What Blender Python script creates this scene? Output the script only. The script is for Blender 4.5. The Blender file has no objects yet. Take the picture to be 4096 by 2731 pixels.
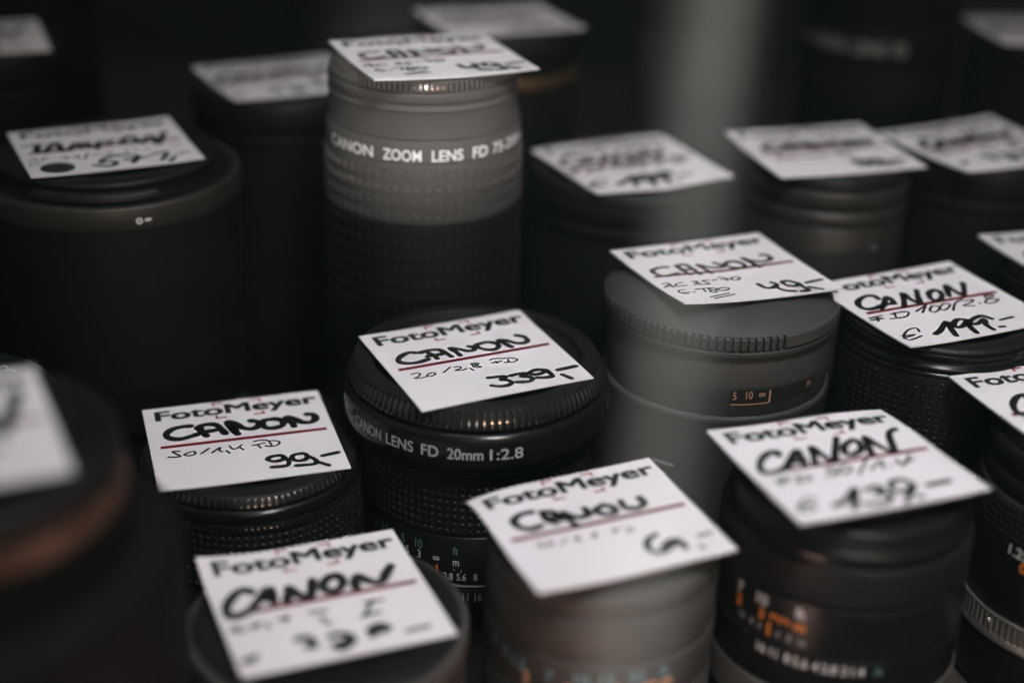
import bpy, bmesh, math, random
from mathutils import Matrix, Vector

random.seed(7)
R = math.radians
scene = bpy.context.scene
COL = scene.collection
MM = 0.001

# ---------------------------------------------------------------- camera
cam_data = bpy.data.cameras.new("camera")
cam = bpy.data.objects.new("camera", cam_data)
COL.objects.link(cam)
cam.location = (0.0, 0.0, 0.26)
cam.rotation_mode = 'XYZ'
cam.matrix_world = (Matrix.Translation((0, 0, 0.26)) @ Matrix.Rotation(R(90 - 25.2187), 4, 'X')
                    @ Matrix.Rotation(R(1.8125), 4, 'Z'))
cam_data.sensor_width = 36.0
cam_data.lens = 52.477
cam_data.clip_start = 0.01
cam_data.clip_end = 20.0
cam_data.dof.use_dof = True
cam_data.dof.focus_distance = 0.418
cam_data.dof.aperture_fstop = 3.2
cam_data.dof.aperture_blades = 0
scene.camera = cam

# ---------------------------------------------------------------- world, lamps, exposure
world = bpy.data.worlds.new("World")
scene.world = world
world.use_nodes = True
bg = world.node_tree.nodes["Background"]
bg.inputs[0].default_value = (0.62, 1.0, 0.98, 1)
bg.inputs[1].default_value = 0.075

def area_lamp(name, loc, target, sx, sy, power, color, spread=180):
    d = bpy.data.lights.new(name, 'AREA')
    d.shape = 'RECTANGLE'; d.size = sx; d.size_y = sy
    d.energy = power; d.color = color; d.spread = R(spread)
    o = bpy.data.objects.new(name, d); COL.objects.link(o)
    o.location = loc
    o.rotation_euler = (Vector(target) - Vector(loc)).to_track_quat('-Z', 'Y').to_euler()
    return o

# soft light of the shop window ceiling, a spot lamp over the middle of the display,
# a small warm lamp behind the viewer's right shoulder, and low daylight from the street
area_lamp("ceiling_light", (0.05, 0.42, 0.85), (0.05, 0.40, 0.0), 0.50, 0.45, 1.2, (1.0, 0.86, 0.80))
area_lamp("warm_lamp", (0.30, -0.50, 0.27), (0.0, 0.38, 0.07), 0.34, 0.022, 1.5, (1.0, 0.68, 0.44))
area_lamp("street_daylight", (0.03, -0.55, 0.20), (0.03, 0.45, 0.10), 0.30, 0.35, 0.07, (1.0, 0.95, 0.92), 60)
sd = bpy.data.lights.new("display_spot", 'SPOT')
sd.energy = 10.0; sd.color = (0.97, 0.95, 1.0); sd.spot_size = R(54); sd.spot_blend = 1.0; sd.shadow_soft_size = 0.06
so = bpy.data.objects.new("display_spot", sd); COL.objects.link(so)
so.location = (0.12, 0.10, 0.55)
so.rotation_euler = (Vector((0.045, 0.345, 0.07)) - Vector(so.location)).to_track_quat('-Z', 'Y').to_euler()

# added unseen spot that whitens the top of the tall zoom lens like a reflection
ad = bpy.data.lights.new("zoom_veil_spot", 'SPOT')
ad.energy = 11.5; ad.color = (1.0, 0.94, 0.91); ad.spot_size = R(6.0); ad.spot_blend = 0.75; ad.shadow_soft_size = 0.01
ao = bpy.data.objects.new("zoom_veil_spot", ad); COL.objects.link(ao)
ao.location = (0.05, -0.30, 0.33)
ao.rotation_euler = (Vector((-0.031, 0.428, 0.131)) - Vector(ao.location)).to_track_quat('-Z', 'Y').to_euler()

# added unseen spot whose beam in hazy air stands for a window reflection streak
bd = bpy.data.lights.new("reflection_streak_spot", 'SPOT')
bd.energy = 3900.0; bd.color = (1.0, 0.635, 0.58); bd.spot_size = R(4.3); bd.spot_blend = 1.0; bd.shadow_soft_size = 0.002
bo = bpy.data.objects.new("reflection_streak_spot", bd); COL.objects.link(bo)
bo.location = (0.0405, 0.23, 0.42)
bo.rotation_euler = (Vector((0.0205, 0.23, 0.0)) - Vector(bo.location)).to_track_quat('-Z', 'Y').to_euler()

vs = scene.view_settings
vs.view_transform = 'Standard'
vs.look = 'None'
vs.gamma = 1.0
vs.exposure = 0.0
vs.use_curve_mapping = False

# ---------------------------------------------------------------- materials
def material(name, base, rough=0.5, metal=0.0, spec=0.5, dust=0.0, dust_scale=900.0, wear=0.25, bump=0.0, bump_scale=2500.0):
    m = bpy.data.materials.new(name); m.use_nodes = True
    nt = m.node_tree; N = nt.nodes; L = nt.links
    b = N["Principled BSDF"]
    b.inputs["Metallic"].default_value = metal
    b.inputs["Specular IOR Level"].default_value = spec
    tc = N.new("ShaderNodeTexCoord")
    n1 = N.new("ShaderNodeTexNoise"); n1.inputs["Scale"].default_value = 55; n1.inputs["Detail"].default_value = 6
    L.new(tc.outputs["Object"], n1.inputs["Vector"])
    mr = N.new("ShaderNodeMapRange")
    mr.inputs["From Min"].default_value = 0.3; mr.inputs["From Max"].default_value = 0.7
    mr.inputs["To Min"].default_value = max(0.02, rough * (1 - wear * 0.6)); mr.inputs["To Max"].default_value = min(1, rough * (1 + wear))
    L.new(n1.outputs["Fac"], mr.inputs["Value"]); L.new(mr.outputs["Result"], b.inputs["Roughness"])
    mix = N.new("ShaderNodeMix"); mix.data_type = 'RGBA'
    mix.inputs["A"].default_value = (*[c * (1 - 0.25 * wear) for c in base], 1)
    mix.inputs["B"].default_value = (*[c * (1 + 0.35 * wear) for c in base], 1)
    L.new(n1.outputs["Fac"], mix.inputs["Factor"])
    out = mix.outputs["Result"]
    if dust > 0:
        v = N.new("ShaderNodeTexVoronoi"); v.inputs["Scale"].default_value = dust_scale
        L.new(tc.outputs["Object"], v.inputs["Vector"])
        lt = N.new("ShaderNodeMath"); lt.operation = 'LESS_THAN'; lt.inputs[1].default_value = 0.10
        L.new(v.outputs["Distance"], lt.inputs[0])
        sep = N.new("ShaderNodeSeparateColor"); L.new(v.outputs["Color"], sep.inputs[0])
        gt = N.new("ShaderNodeMath"); gt.operation = 'GREATER_THAN'; gt.inputs[1].default_value = 0.80
        L.new(sep.outputs[0], gt.inputs[0])
        mu = N.new("ShaderNodeMath"); mu.operation = 'MULTIPLY'
        L.new(lt.outputs[0], mu.inputs[0]); L.new(gt.outputs[0], mu.inputs[1])
        mu2 = N.new("ShaderNodeMath"); mu2.operation = 'MULTIPLY'; mu2.inputs[1].default_value = dust
        L.new(mu.outputs[0], mu2.inputs[0])
        mix2 = N.new("ShaderNodeMix"); mix2.data_type = 'RGBA'
        L.new(mu2.outputs[0], mix2.inputs["Factor"]); L.new(out, mix2.inputs["A"])
        mix2.inputs["B"].default_value = (0.45, 0.42, 0.39, 1)
        out = mix2.outputs["Result"]
    L.new(out, b.inputs["Base Color"])
    if bump > 0:
        n2 = N.new("ShaderNodeTexNoise"); n2.inputs["Scale"].default_value = bump_scale; n2.inputs["Detail"].default_value = 3
        L.new(tc.outputs["Object"], n2.inputs["Vector"])
        bp = N.new("ShaderNodeBump"); bp.inputs["Strength"].default_value = bump; bp.inputs["Distance"].default_value = 0.0002
        L.new(n2.outputs["Fac"], bp.inputs["Height"]); L.new(bp.outputs["Normal"], b.inputs["Normal"])
    return m

BLACK = material("black_satin_paint", (0.007, 0.008, 0.008), 0.34, spec=.35, dust=0.25)
GLOSS = material("black_gloss_paint", (0.006, 0.006, 0.007), 0.18, spec=.4)
PLASTIC = material("black_cap_plastic", (0.008, 0.0075, 0.007), 0.45, spec=.28, dust=0.4, bump=0.25)
RUBBER = material("black_rubber", (0.007, 0.007, 0.007), 0.55, spec=.3, dust=0.15)
BROWNBLACK = material("brown_black_satin", (0.022, 0.019, 0.016), 0.45, dust=0.4)
GREY = material("grey_matte_plastic", (0.048, 0.045, 0.042), 0.62, dust=0.5, bump=0.3)
GREYDARK = material("dark_grey_matte_plastic", (0.045, 0.042, 0.039), 0.6, dust=0.4, bump=0.3)
WHITEBRIGHT = material("bright_white_engraving", (0.85, 0.85, 0.85), 0.6)
SMUDGE = material("orange_smudge", (0.40, 0.17, 0.05), 0.6)
VEIL = material("reflection_veil_grey", (0.085, 0.078, 0.074), 0.62, dust=0.4)  # window reflection over the zoom lens's upper half, put into its colour
WHITESOFT = material("aged_white_engraving", (0.40, 0.41, 0.42), 0.6)
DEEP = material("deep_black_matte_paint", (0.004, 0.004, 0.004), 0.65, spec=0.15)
GREYSHADE = material("mid_grey_matte_plastic", (0.036, 0.034, 0.032), 0.62, dust=0.5, bump=0.3)
VEILFADE = material("veil_fade_grey", (0.052, 0.049, 0.046), 0.65)  # the reflection's fade to black, put into the colour of two grip rows
STREAKGREY = material("reflection_streak_grey", (0.055, 0.050, 0.048), 0.6)  # for the added barrel that stands in for a reflection streak
CHROME = material("worn_chrome", (0.42, 0.40, 0.38), 0.34, metal=0.9)
BRASS = material("brass_ring", (0.15, 0.09, 0.05), 0.45, metal=0.7)
ORANGEBAND = material("copper_band", (0.085, 0.042, 0.027), 0.45, metal=0.3)
PAPER = material("white_card", (0.74, 0.725, 0.745), 0.55, wear=0.06, spec=0.3)
INKM = material("black_marker_ink", (0.006, 0.007, 0.008), 0.45)
PRINT = material("charcoal_print", (0.010, 0.013, 0.015), 0.6, spec=0.2)
RED = material("dark_red_print", (0.15, 0.009, 0.012), 0.55, spec=0.25)
REDBR = material("red_bracket_print", (0.28, 0.020, 0.012), 0.55, spec=0.25)
STICK = material("slate_blue_sticker", (0.022, 0.026, 0.034), 0.5)
WHITE = material("white_engraving", (0.62, 0.62, 0.62), 0.6)
WHITEDIM = material("grey_engraving", (0.26, 0.27, 0.27), 0.6)
TEAL = material("teal_engraving", (0.11, 0.23, 0.26), 0.6)
ORANGE = material("orange_engraving", (0.75, 0.24, 0.03), 0.6)
PEACH = material("peach_engraving", (0.62, 0.34, 0.20), 0.6)
GLASS = material("coated_front_glass", (0.008, 0.008, 0.012), 0.05, spec=0.8)
SHELF = material("dark_shelf_laminate", (0.040, 0.035, 0.031), 0.5)
KNURL = material("black_machined_edge", (0.24, 0.215, 0.20), 0.17, metal=1.0, wear=.1)
WALL = material("black_back_panel", (0.012, 0.013, 0.013), 0.8)

ADDEDHAZE = bpy.data.materials.new("added_hazy_air"); ADDEDHAZE.use_nodes = True
_n = ADDEDHAZE.node_tree.nodes; _n.remove(_n["Principled BSDF"])
_v = _n.new("ShaderNodeVolumePrincipled"); _v.inputs["Density"].default_value = 0.022
_v.inputs["Color"].default_value = (0.60, 0.92, 0.93, 1)
ADDEDHAZE.node_tree.links.new(_v.outputs[0], _n["Material Output"].inputs["Volume"])

# ---------------------------------------------------------------- mesh builder
class MB:
    def __init__(self):
        self.v = []; self.f = []; self.m = []; self.mats = []
    def mi(self, mat):
        if mat not in self.mats: self.mats.append(mat)
        return self.mats.index(mat)
    def add(self, verts, faces, mat):
        o = len(self.v); k = self.mi(mat)
        self.v += [tuple(p) for p in verts]
        for f in faces:
            self.f.append(tuple(i + o for i in f)); self.m.append(k)
    def build(self, name, parent=None, smooth=True, angle=32):
        me = bpy.data.meshes.new(name)
        me.from_pydata(self.v, [], self.f)
        for mt in self.mats: me.materials.append(mt)
        me.polygons.foreach_set("material_index", self.m)
        me.update()
        if smooth:
            me.polygons.foreach_set("use_smooth", [True] * len(me.polygons))
            me.set_sharp_from_angle(angle=R(angle))
        ob = bpy.data.objects.new(name, me); COL.objects.link(ob)
        if parent: ob.parent = parent
        return ob

def empty(name, loc, label, cat, group=None, rz=0.0):
    o = bpy.data.objects.new(name, None); COL.objects.link(o)
    o.empty_display_size = 0.01
    o.location = loc; o.rotation_euler = (0, 0, rz)
    o["label"] = label; o["category"] = cat
    if group: o["group"] = group
    return o

def chamfer(prof, c):
    out = [prof[0]]
    for i in range(1, len(prof) - 1):
        a, b, d = Vector(prof[i - 1]), Vector(prof[i]), Vector(prof[i + 1])
        e1, e2 = a - b, d - b
        if e1.length < 1e-6 or e2.length < 1e-6: continue
        if e1.angle(e2) < R(150):
            k = min(c, e1.length * 0.4, e2.length * 0.4)
            out += [tuple(b + e1.normalized() * k), tuple(b + e2.normalized() * k)]
        else: out.append(tuple(b))
    out.append(prof[-1])
    return out

def lathe(mb, prof, mat, segs=128, c=0.22, a0=0.0, a1=360.0, rmod=None):
    """profile of (radius, height) in mm, from the inside top outwards and down"""
    p = chamfer(prof, c) if c else list(prof)
    full = abs(a1 - a0) >= 359.9
    n = segs if full else segs + 1
    V = []; F = []
    for (r, z) in p:
        for i in range(n):
            a = R(a0 + (a1 - a0) * i / segs)
            rr = r + (rmod(i, r) if rmod and r > 1 else 0)
            V.append((rr * MM * math.sin(a), -rr * MM * math.cos(a), z * MM))
    for j in range(len(p) - 1):
        for i in range(n if full else n - 1):
            i2 = (i + 1) % n
            F.append((j * n + i, (j + 1) * n + i, (j + 1) * n + i2, j * n + i2))
    if not full:                                   # close the two ends of a partial ring
        F.append(tuple(j * n for j in range(len(p)))[::1])
        F.append(tuple(j * n + n - 1 for j in range(len(p)))[::-1])
    mb.add(V, F, mat)

def knurl(mb, r, z0, z1, mat, count=110, depth=0.5, rtop=None, ramp=0.6, gap=None):
    """ring of raised ribs between heights z0 (top) and z1 with sloping rib ends"""
    rt = r if rtop is None else rtop
    pat = [0, 0, 1, 1]
    n = count * 4
    V = []; F = []; G = []
    rows = [(rt - depth, z0, 0)]
    for k in range(7):                              # gently rounded from the sloping top to the upright foot
        t = k / 6
        rows.append((rt + (r - rt) * math.sin(t * math.pi / 2), z0 - ramp + (z1 - z0 + 2 * ramp) * t, 1))
    rows.append((r - depth, z1, 0))
    for (rr, z, k) in rows:
        for i in range(n):
            a = 2 * math.pi * i / n
            q = rr if k == 0 else rr - depth * (1 - pat[i % 4])
            V.append((q * MM * math.sin(a), -q * MM * math.cos(a), z * MM))
    for j in range(len(rows) - 1):
        for i in range(n):
            i2 = (i + 1) % n
            crest = pat[i % 4] and pat[i2 % 4] and 0 < j < len(rows) - 2
            (F if crest or gap is None else G).append((j * n + i, (j + 1) * n + i, (j + 1) * n + i2, j * n + i2))
    mb.add(V, F, mat)
    if G:
        o = len(mb.v) - len(V); kk = mb.mi(gap)
        for f in G: mb.f.append(tuple(i + o for i in f)); mb.m.append(kk)

def studs(mb, r, z0, pitch, rows, cols, w, h, d, mat, shape='pyramid', a_from=-115, a_to=115):
    """small raised grip studs on a cylinder"""
    step = 360.0 / cols
    k0, k1 = int(a_from / step), int(a_to / step)
    for j in range(rows):
        z = z0 - j * pitch
        for k in range(k0, k1 + 1):
            a = R(k * step); da = w / 2 / r
            def P(rr, aa, zz): return (rr * MM * math.sin(aa), -rr * MM * math.cos(aa), zz * MM)
            s = 0.45 if shape == 'pyramid' else 0.8
            b = [P(r - .05, a - da, z - h / 2), P(r - .05, a + da, z - h / 2), P(r - .05, a + da, z + h / 2), P(r - .05, a - da, z + h / 2)]
            t = [P(r + d, a - da * s, z - h / 2 * s), P(r + d, a + da * s, z - h / 2 * s), P(r + d, a + da * s, z + h / 2 * s), P(r + d, a - da * s, z + h / 2 * s)]
            mb.add(b + t, [(4, 5, 6, 7), (0, 1, 5, 4), (1, 2, 6, 5), (2, 3, 7, 6), (3, 0, 4, 7)], mat)

# ---------------------------------------------------------------- lettering
_cache = {}
def glyphs(s, bold=0.0):
    """flat mesh of a text in units of its cap height, centred on x"""
    key = (s, bold)
    if key not in _cache:
        cu = bpy.data.curves.new("lettering", 'FONT')
        cu.body = s; cu.size = 1.0; cu.offset = bold; cu.resolution_u = 5
        ob = bpy.data.objects.new("lettering", cu); COL.objects.link(ob)
        bpy.context.view_layer.update()
        me = bpy.data.meshes.new_from_object(ob.evaluated_get(bpy.context.evaluated_depsgraph_get()))
        vs_ = [(v.co.x, v.co.y) for v in me.vertices]
        fs_ = [tuple(p.vertices) for p in me.polygons]
        bpy.data.objects.remove(ob); bpy.data.curves.remove(cu); bpy.data.meshes.remove(me)
        if vs_:
            x0, x1 = min(x for x, y in vs_), max(x for x, y in vs_)
            vs_ = [((x - (x0 + x1) / 2) / 0.727, y / 0.727) for x, y in vs_]
        _cache[key] = (vs_, fs_)
    return _cache[key]

def ring_text(mb, s, r, z, ang, h, mat, arc=None, bold=0.0, squeeze=1.0, rise=0.10):
    """text running round a ring; ang in degrees from the front, arc = total angle it spans"""
    vs_, fs_ = glyphs(s, bold)
    if not vs_: return
    wid = max(x for x, y in vs_) - min(x for x, y in vs_)
    kx = h * squeeze if arc is None else R(arc) * r / wid
    V = []
    for x, y in vs_:
        a = R(ang) + x * kx / r
        V.append(((r + rise) * MM * math.sin(a), -(r + rise) * MM * math.cos(a), (z + (y - 0.5) * h) * MM))
    mb.add(V, fs_, mat)

def ring_patch(mb, r, z0, z1, a0, a1, mat, rise=0.10, n=10):
    V = []; F = []
    for i in range(n + 1):
        a = R(a0 + (a1 - a0) * i / n)
        for z in (z0, z1): V.append(((r + rise) * MM * math.sin(a), -(r + rise) * MM * math.cos(a), z * MM))
    for i in range(n): F.append((2 * i, 2 * i + 1, 2 * i + 3, 2 * i + 2))
    mb.add(V, F, mat)

def part(name, parent, *shapes, angle=32):
    mb = MB()
    for fn, *args in shapes:
        kw = {}
        if args and isinstance(args[-1], dict): kw = args.pop()
        fn(mb, *args, **kw)
    return mb.build(name, parent, angle=angle)

# ---------------------------------------------------------------- price tags
TW, TH, TT = 52.0, 47.8, 0.42
INK = {
 'A': [
  (1.85, [[(.222,.329), (.191,.311), (.149,.327), (.107,.364), (.098,.405), (.128,.438), (.186,.451), (.255,.434)], [(.244,.337), (.298,.327), (.350,.337), (.372,.381), (.386,.451)], [(.266,.399), (.311,.401), (.372,.398)], [(.287,.364), (.301,.400), (.304,.444)], [(.437,.456), (.433,.407), (.422,.346), (.462,.377), (.496,.417), (.537,.421), (.545,.384), (.527,.366)], [(.592,.357), (.638,.351), (.677,.376), (.686,.423), (.649,.458), (.604,.447), (.571,.399), (.571,.365), (.592,.357)], [(.745,.466), (.731,.417), (.711,.356), (.755,.379), (.790,.429), (.833,.444), (.865,.424), (.867,.369), (.836,.333)]]),
  (.62, [[(.102,.579), (.137,.574), (.146,.597), (.117,.625), (.099,.629), (.140,.640), (.169,.636)], [(.184,.614), (.216,.603), (.225,.623), (.194,.642), (.173,.628), (.184,.614)], [(.270,.626), (.328,.577)], [(.351,.588), (.378,.591), (.375,.614), (.339,.626), (.376,.639), (.404,.630)], [(.423,.634), (.431,.665)], [(.470,.597), (.453,.579), (.452,.606), (.481,.630), (.482,.643), (.454,.635), (.448,.616), (.485,.604), (.485,.587), (.455,.583)], [(.565,.580), (.593,.573), (.633,.585)], [(.559,.619), (.619,.617)], [(.588,.607), (.588,.632)], [(.638,.590), (.685,.602), (.707,.633), (.677,.653), (.627,.640)], [(.660,.613), (.652,.638)]]),
  (1.65, [[(.467,.785), (.512,.793), (.560,.809), (.518,.835), (.544,.846), (.561,.885), (.530,.911), (.483,.907), (.447,.880)], [(.588,.809), (.639,.804), (.681,.817), (.636,.841), (.675,.862), (.680,.896), (.645,.913), (.585,.895)], [(.787,.814), (.746,.796), (.696,.815), (.716,.848), (.766,.845), (.793,.816), (.800,.876), (.794,.905), (.753,.903), (.711,.889)], [(.857,.844), (.972,.836)], [(.855,.907), (.880,.965)]]),
 ],
 'B': [
  (2.25, [[(.240,.276), (.191,.274), (.140,.291), (.102,.342), (.113,.395), (.165,.423), (.231,.405), (.265,.390)], [(.273,.318), (.299,.288), (.343,.282), (.378,.305), (.398,.361), (.412,.421)], [(.285,.315), (.290,.366), (.310,.422)], [(.288,.378), (.365,.364)], [(.477,.446), (.464,.405), (.440,.280), (.481,.311), (.513,.377), (.562,.404), (.603,.373), (.602,.323), (.568,.300)], [(.466,.350), (.471,.432)], [(.690,.313), (.642,.317), (.623,.360), (.643,.416), (.694,.425), (.734,.400), (.737,.346), (.701,.310), (.690,.313)], [(.790,.435), (.787,.392), (.769,.306), (.810,.343), (.838,.395), (.886,.410), (.920,.377), (.918,.315), (.884,.304)]]),
  (.7, [[(.150,.570), (.113,.562), (.133,.601), (.149,.629), (.122,.633), (.086,.621)], [(.189,.599), (.222,.590), (.227,.621), (.196,.636), (.171,.617), (.189,.599)], [(.257,.629), (.305,.577)], [(.315,.633), (.365,.582), (.356,.615), (.369,.636)], [(.391,.631), (.405,.664)], [(.415,.579), (.426,.617), (.449,.618), (.480,.585)], [(.462,.603), (.482,.644)], [(.550,.563), (.582,.555), (.621,.566)], [(.536,.607), (.602,.596)], [(.562,.602), (.574,.647)], [(.625,.579), (.660,.583), (.682,.607), (.667,.638), (.635,.646), (.602,.631)], [(.630,.592), (.635,.629)]]),
  (1.55, [[(.653,.761), (.612,.767), (.588,.794), (.623,.826), (.665,.815), (.675,.778), (.653,.761)], [(.674,.784), (.694,.845), (.673,.890), (.599,.887)], [(.776,.772), (.729,.782), (.718,.823), (.747,.854), (.792,.838), (.797,.792), (.776,.772)], [(.797,.806), (.832,.860), (.831,.904), (.786,.912), (.725,.903)], [(.879,.828), (.966,.813)], [(.853,.904), (.891,.947)]]),
 ],
 'E': [
  (1.6, [[(.206,.361), (.149,.361), (.091,.398), (.093,.466), (.129,.506), (.216,.479)], [(.260,.360), (.314,.349), (.333,.394), (.335,.528)], [(.267,.372), (.267,.448), (.277,.518)], [(.272,.431), (.342,.445)], [(.409,.524), (.405,.466), (.392,.376), (.440,.431), (.500,.451), (.536,.435), (.504,.376)], [(.595,.388), (.550,.420), (.570,.475), (.625,.503), (.657,.467), (.636,.402), (.595,.388)], [(.722,.526), (.711,.456), (.695,.356), (.728,.424), (.793,.456), (.855,.430), (.856,.364), (.827,.354)]]),
  (.65, [[(.045,.629), (.083,.623), (.076,.705)], [(.031,.690), (.077,.649)], [(.042,.675), (.089,.681)], [(.165,.641), (.120,.654), (.102,.695), (.168,.689)], [(.227,.642), (.261,.644), (.237,.664), (.256,.680), (.214,.694)], [(.332,.640), (.289,.644), (.300,.676), (.305,.705), (.251,.697)], [(.353,.647), (.381,.646)], [(.410,.609), (.442,.629), (.438,.675)], [(.411,.647), (.459,.648)], [(.503,.631), (.470,.648), (.476,.682), (.515,.672), (.526,.639), (.503,.631)], [(.116,.764), (.078,.771), (.069,.814), (.103,.843)], [(.068,.817), (.125,.814)], [(.146,.820), (.153,.819)], [(.179,.776), (.272,.769)], [(.227,.776), (.219,.826)], [(.290,.775), (.254,.791), (.289,.830), (.259,.848), (.244,.824), (.306,.798), (.290,.775)], [(.353,.786), (.316,.792), (.311,.828), (.360,.825), (.375,.797), (.353,.786)], [(.201,.921), (.339,.879)], [(.211,.948), (.360,.904)]]),
  (1.5, [[(.573,.784), (.584,.852), (.625,.865), (.673,.826), (.660,.785)], [(.643,.844), (.667,.925), (.719,.954)], [(.792,.847), (.768,.799), (.722,.796), (.721,.855), (.763,.883), (.796,.852)], [(.799,.842), (.797,.907), (.801,.963), (.753,.965)], [(.848,.856), (.958,.838)], [(.829,.923), (.880,.976)]]),
 ],
 'D': [
  (1.9, [[(.245,.343), (.243,.293), (.196,.282), (.120,.324), (.080,.392), (.091,.445), (.137,.456), (.193,.436)], [(.175,.470), (.236,.417), (.301,.336), (.308,.374), (.291,.438)], [(.223,.426), (.279,.434)], [(.320,.492), (.373,.413), (.426,.326), (.415,.415), (.431,.485), (.481,.397), (.531,.314)], [(.632,.351), (.576,.375), (.533,.452), (.547,.493), (.608,.459), (.645,.386), (.627,.350)], [(.656,.462), (.697,.390), (.741,.318), (.735,.404), (.743,.481), (.815,.390), (.856,.323)]]),
  (.75, [[(.032,.565), (.120,.559)], [(.021,.594), (.102,.593)], [(.085,.565), (.055,.621)], [(.212,.547), (.183,.604)], [(.180,.562), (.253,.556), (.288,.576), (.235,.625), (.139,.617)], [(.338,.582), (.447,.526)], [(.447,.526), (.360,.612)], [(.469,.549), (.419,.600), (.432,.633), (.497,.588), (.487,.549), (.469,.549)], [(.544,.549), (.488,.599), (.506,.627), (.578,.577), (.563,.549), (.544,.549)], [(.696,.535), (.622,.565), (.546,.649)], [(.689,.562), (.751,.557), (.721,.588), (.642,.615), (.702,.639)], [(.755,.616), (.754,.624)], [(.893,.537), (.844,.548), (.849,.593), (.895,.611), (.834,.646), (.788,.629), (.833,.588), (.904,.556), (.893,.537)], [(.179,.833), (.193,.785), (.145,.785), (.079,.832), (.045,.884), (.062,.917), (.154,.889)], [(.049,.853), (.128,.859)], [(.040,.882), (.116,.867)]]),
  (1.8, [[(.242,.892), (.304,.857), (.407,.769), (.372,.858), (.339,.952)], [(.530,.797), (.490,.767), (.426,.811), (.413,.861), (.463,.853), (.535,.799), (.489,.877), (.471,.959)], [(.671,.832), (.646,.780), (.581,.790), (.516,.833), (.552,.861), (.627,.822), (.588,.890), (.586,.958)]]),
  (1.2, [[(.708,.868), (.796,.861)], [(.641,.946), (.670,.951)]]),
 ],
 'C': [
  (2.0, [[(.221,.352), (.231,.309), (.181,.316), (.113,.377), (.074,.450), (.076,.500), (.123,.509), (.185,.487)], [(.179,.499), (.238,.432), (.332,.326), (.317,.398), (.288,.500)], [(.232,.445), (.321,.429)], [(.344,.496), (.379,.418), (.419,.322), (.425,.417), (.447,.493), (.515,.383), (.586,.268)], [(.651,.313), (.581,.356), (.541,.439), (.574,.457), (.639,.423), (.669,.334), (.641,.318)], [(.661,.485), (.695,.392), (.726,.302), (.740,.406), (.782,.492), (.833,.368), (.872,.295), (.923,.266)]]),
  (.75, [[(.086,.586), (.166,.579)], [(.086,.612), (.146,.606)], [(.133,.581), (.088,.633)], [(.205,.578), (.181,.639)], [(.199,.576), (.250,.593), (.254,.623), (.173,.642)], [(.427,.553), (.385,.554), (.369,.584), (.403,.596), (.381,.624), (.334,.622)], [(.470,.552), (.418,.594), (.434,.628), (.491,.589), (.479,.548)], [(.609,.523), (.494,.655)], [(.573,.631), (.669,.558), (.635,.637)], [(.681,.622), (.680,.629)], [(.752,.569), (.732,.624), (.828,.594)], [(.835,.549), (.742,.643)], [(.176,.820), (.153,.792), (.092,.827), (.050,.884), (.071,.916), (.138,.892)], [(.066,.854), (.149,.847)], [(.059,.873), (.134,.864)]]),
  (1.65, [[(.224,.900), (.304,.866), (.406,.771), (.300,.952)], [(.438,.809), (.503,.791), (.518,.824), (.463,.858), (.526,.867), (.496,.935), (.427,.949), (.367,.927)], [(.680,.832), (.661,.773), (.596,.779), (.563,.850), (.603,.878), (.676,.838)], [(.684,.829), (.636,.893), (.556,.976)]]),
  (1.8, [[(.745,.862), (.859,.859)], [(.647,.950), (.657,.951)]]),
 ],
 'F': [
  (2.1, [[(.241,.284), (.183,.284), (.131,.326), (.133,.391), (.179,.437), (.234,.424)], [(.285,.304), (.335,.326), (.342,.408)], [(.286,.317), (.282,.381), (.307,.431)], [(.291,.372), (.345,.383)], [(.393,.489), (.380,.425), (.376,.351), (.421,.418), (.485,.420), (.491,.357)], [(.589,.360), (.536,.390), (.553,.444), (.607,.455), (.623,.403), (.589,.360)], [(.682,.361), (.678,.427), (.725,.455), (.777,.431), (.781,.364)]]),
  (.55, [[(.150,.584), (.184,.575), (.165,.609), (.195,.611)], [(.214,.577), (.227,.607), (.203,.608), (.225,.582)], [(.255,.631), (.305,.581)], [(.337,.595), (.363,.594), (.339,.621), (.363,.625)], [(.434,.589), (.446,.620), (.421,.621), (.450,.596)], [(.532,.596), (.580,.605)], [(.548,.603), (.529,.632)], [(.606,.604), (.628,.639), (.587,.646)]]),
  (1.8, [[(.705,.723), (.654,.750), (.621,.819), (.644,.876), (.699,.866), (.693,.827)], [(.780,.806), (.728,.807), (.719,.851), (.785,.833), (.782,.891)]]),
  (.9, [[(.884,.816), (.958,.812)], [(.853,.899), (.864,.928)]]),
 ],
 'G': [
  (2.6, [[(.196,.344), (.165,.312), (.116,.339), (.063,.417), (.051,.496), (.087,.520), (.157,.493)], [(.157,.493), (.220,.407), (.280,.339), (.274,.459)], [(.217,.417), (.278,.416)], [(.333,.468), (.359,.410), (.367,.357), (.394,.433), (.434,.481), (.467,.424), (.491,.339)], [(.584,.333), (.535,.377), (.528,.444), (.579,.461), (.626,.406), (.615,.337), (.579,.332)], [(.671,.469), (.681,.412), (.707,.372), (.740,.431), (.797,.462), (.846,.392), (.884,.341)]]),
  (1.0, [[(.032,.631), (.073,.607), (.056,.640), (.103,.638)], [(.126,.627), (.171,.613), (.143,.643)], [(.201,.624), (.204,.656)], [(.258,.614), (.305,.600), (.285,.635)], [(.407,.604), (.487,.611)], [(.443,.661), (.472,.726)], [(.672,.609), (.759,.616)], [(.713,.600), (.637,.721)], [(.626,.717), (.718,.706)], [(.104,.856), (.050,.872), (.033,.902), (.085,.896)], [(.028,.881), (.091,.870)]]),
  (2.0, [[(.299,.796), (.339,.791), (.360,.840), (.324,.867), (.362,.872)], [(.445,.822), (.487,.817), (.534,.857), (.483,.889), (.446,.895), (.475,.938), (.536,.889)], [(.625,.838), (.685,.806), (.715,.850), (.655,.860), (.624,.881)]]),
  (1.2, [[(.788,.900), (.895,.896)]]),
 ],
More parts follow.
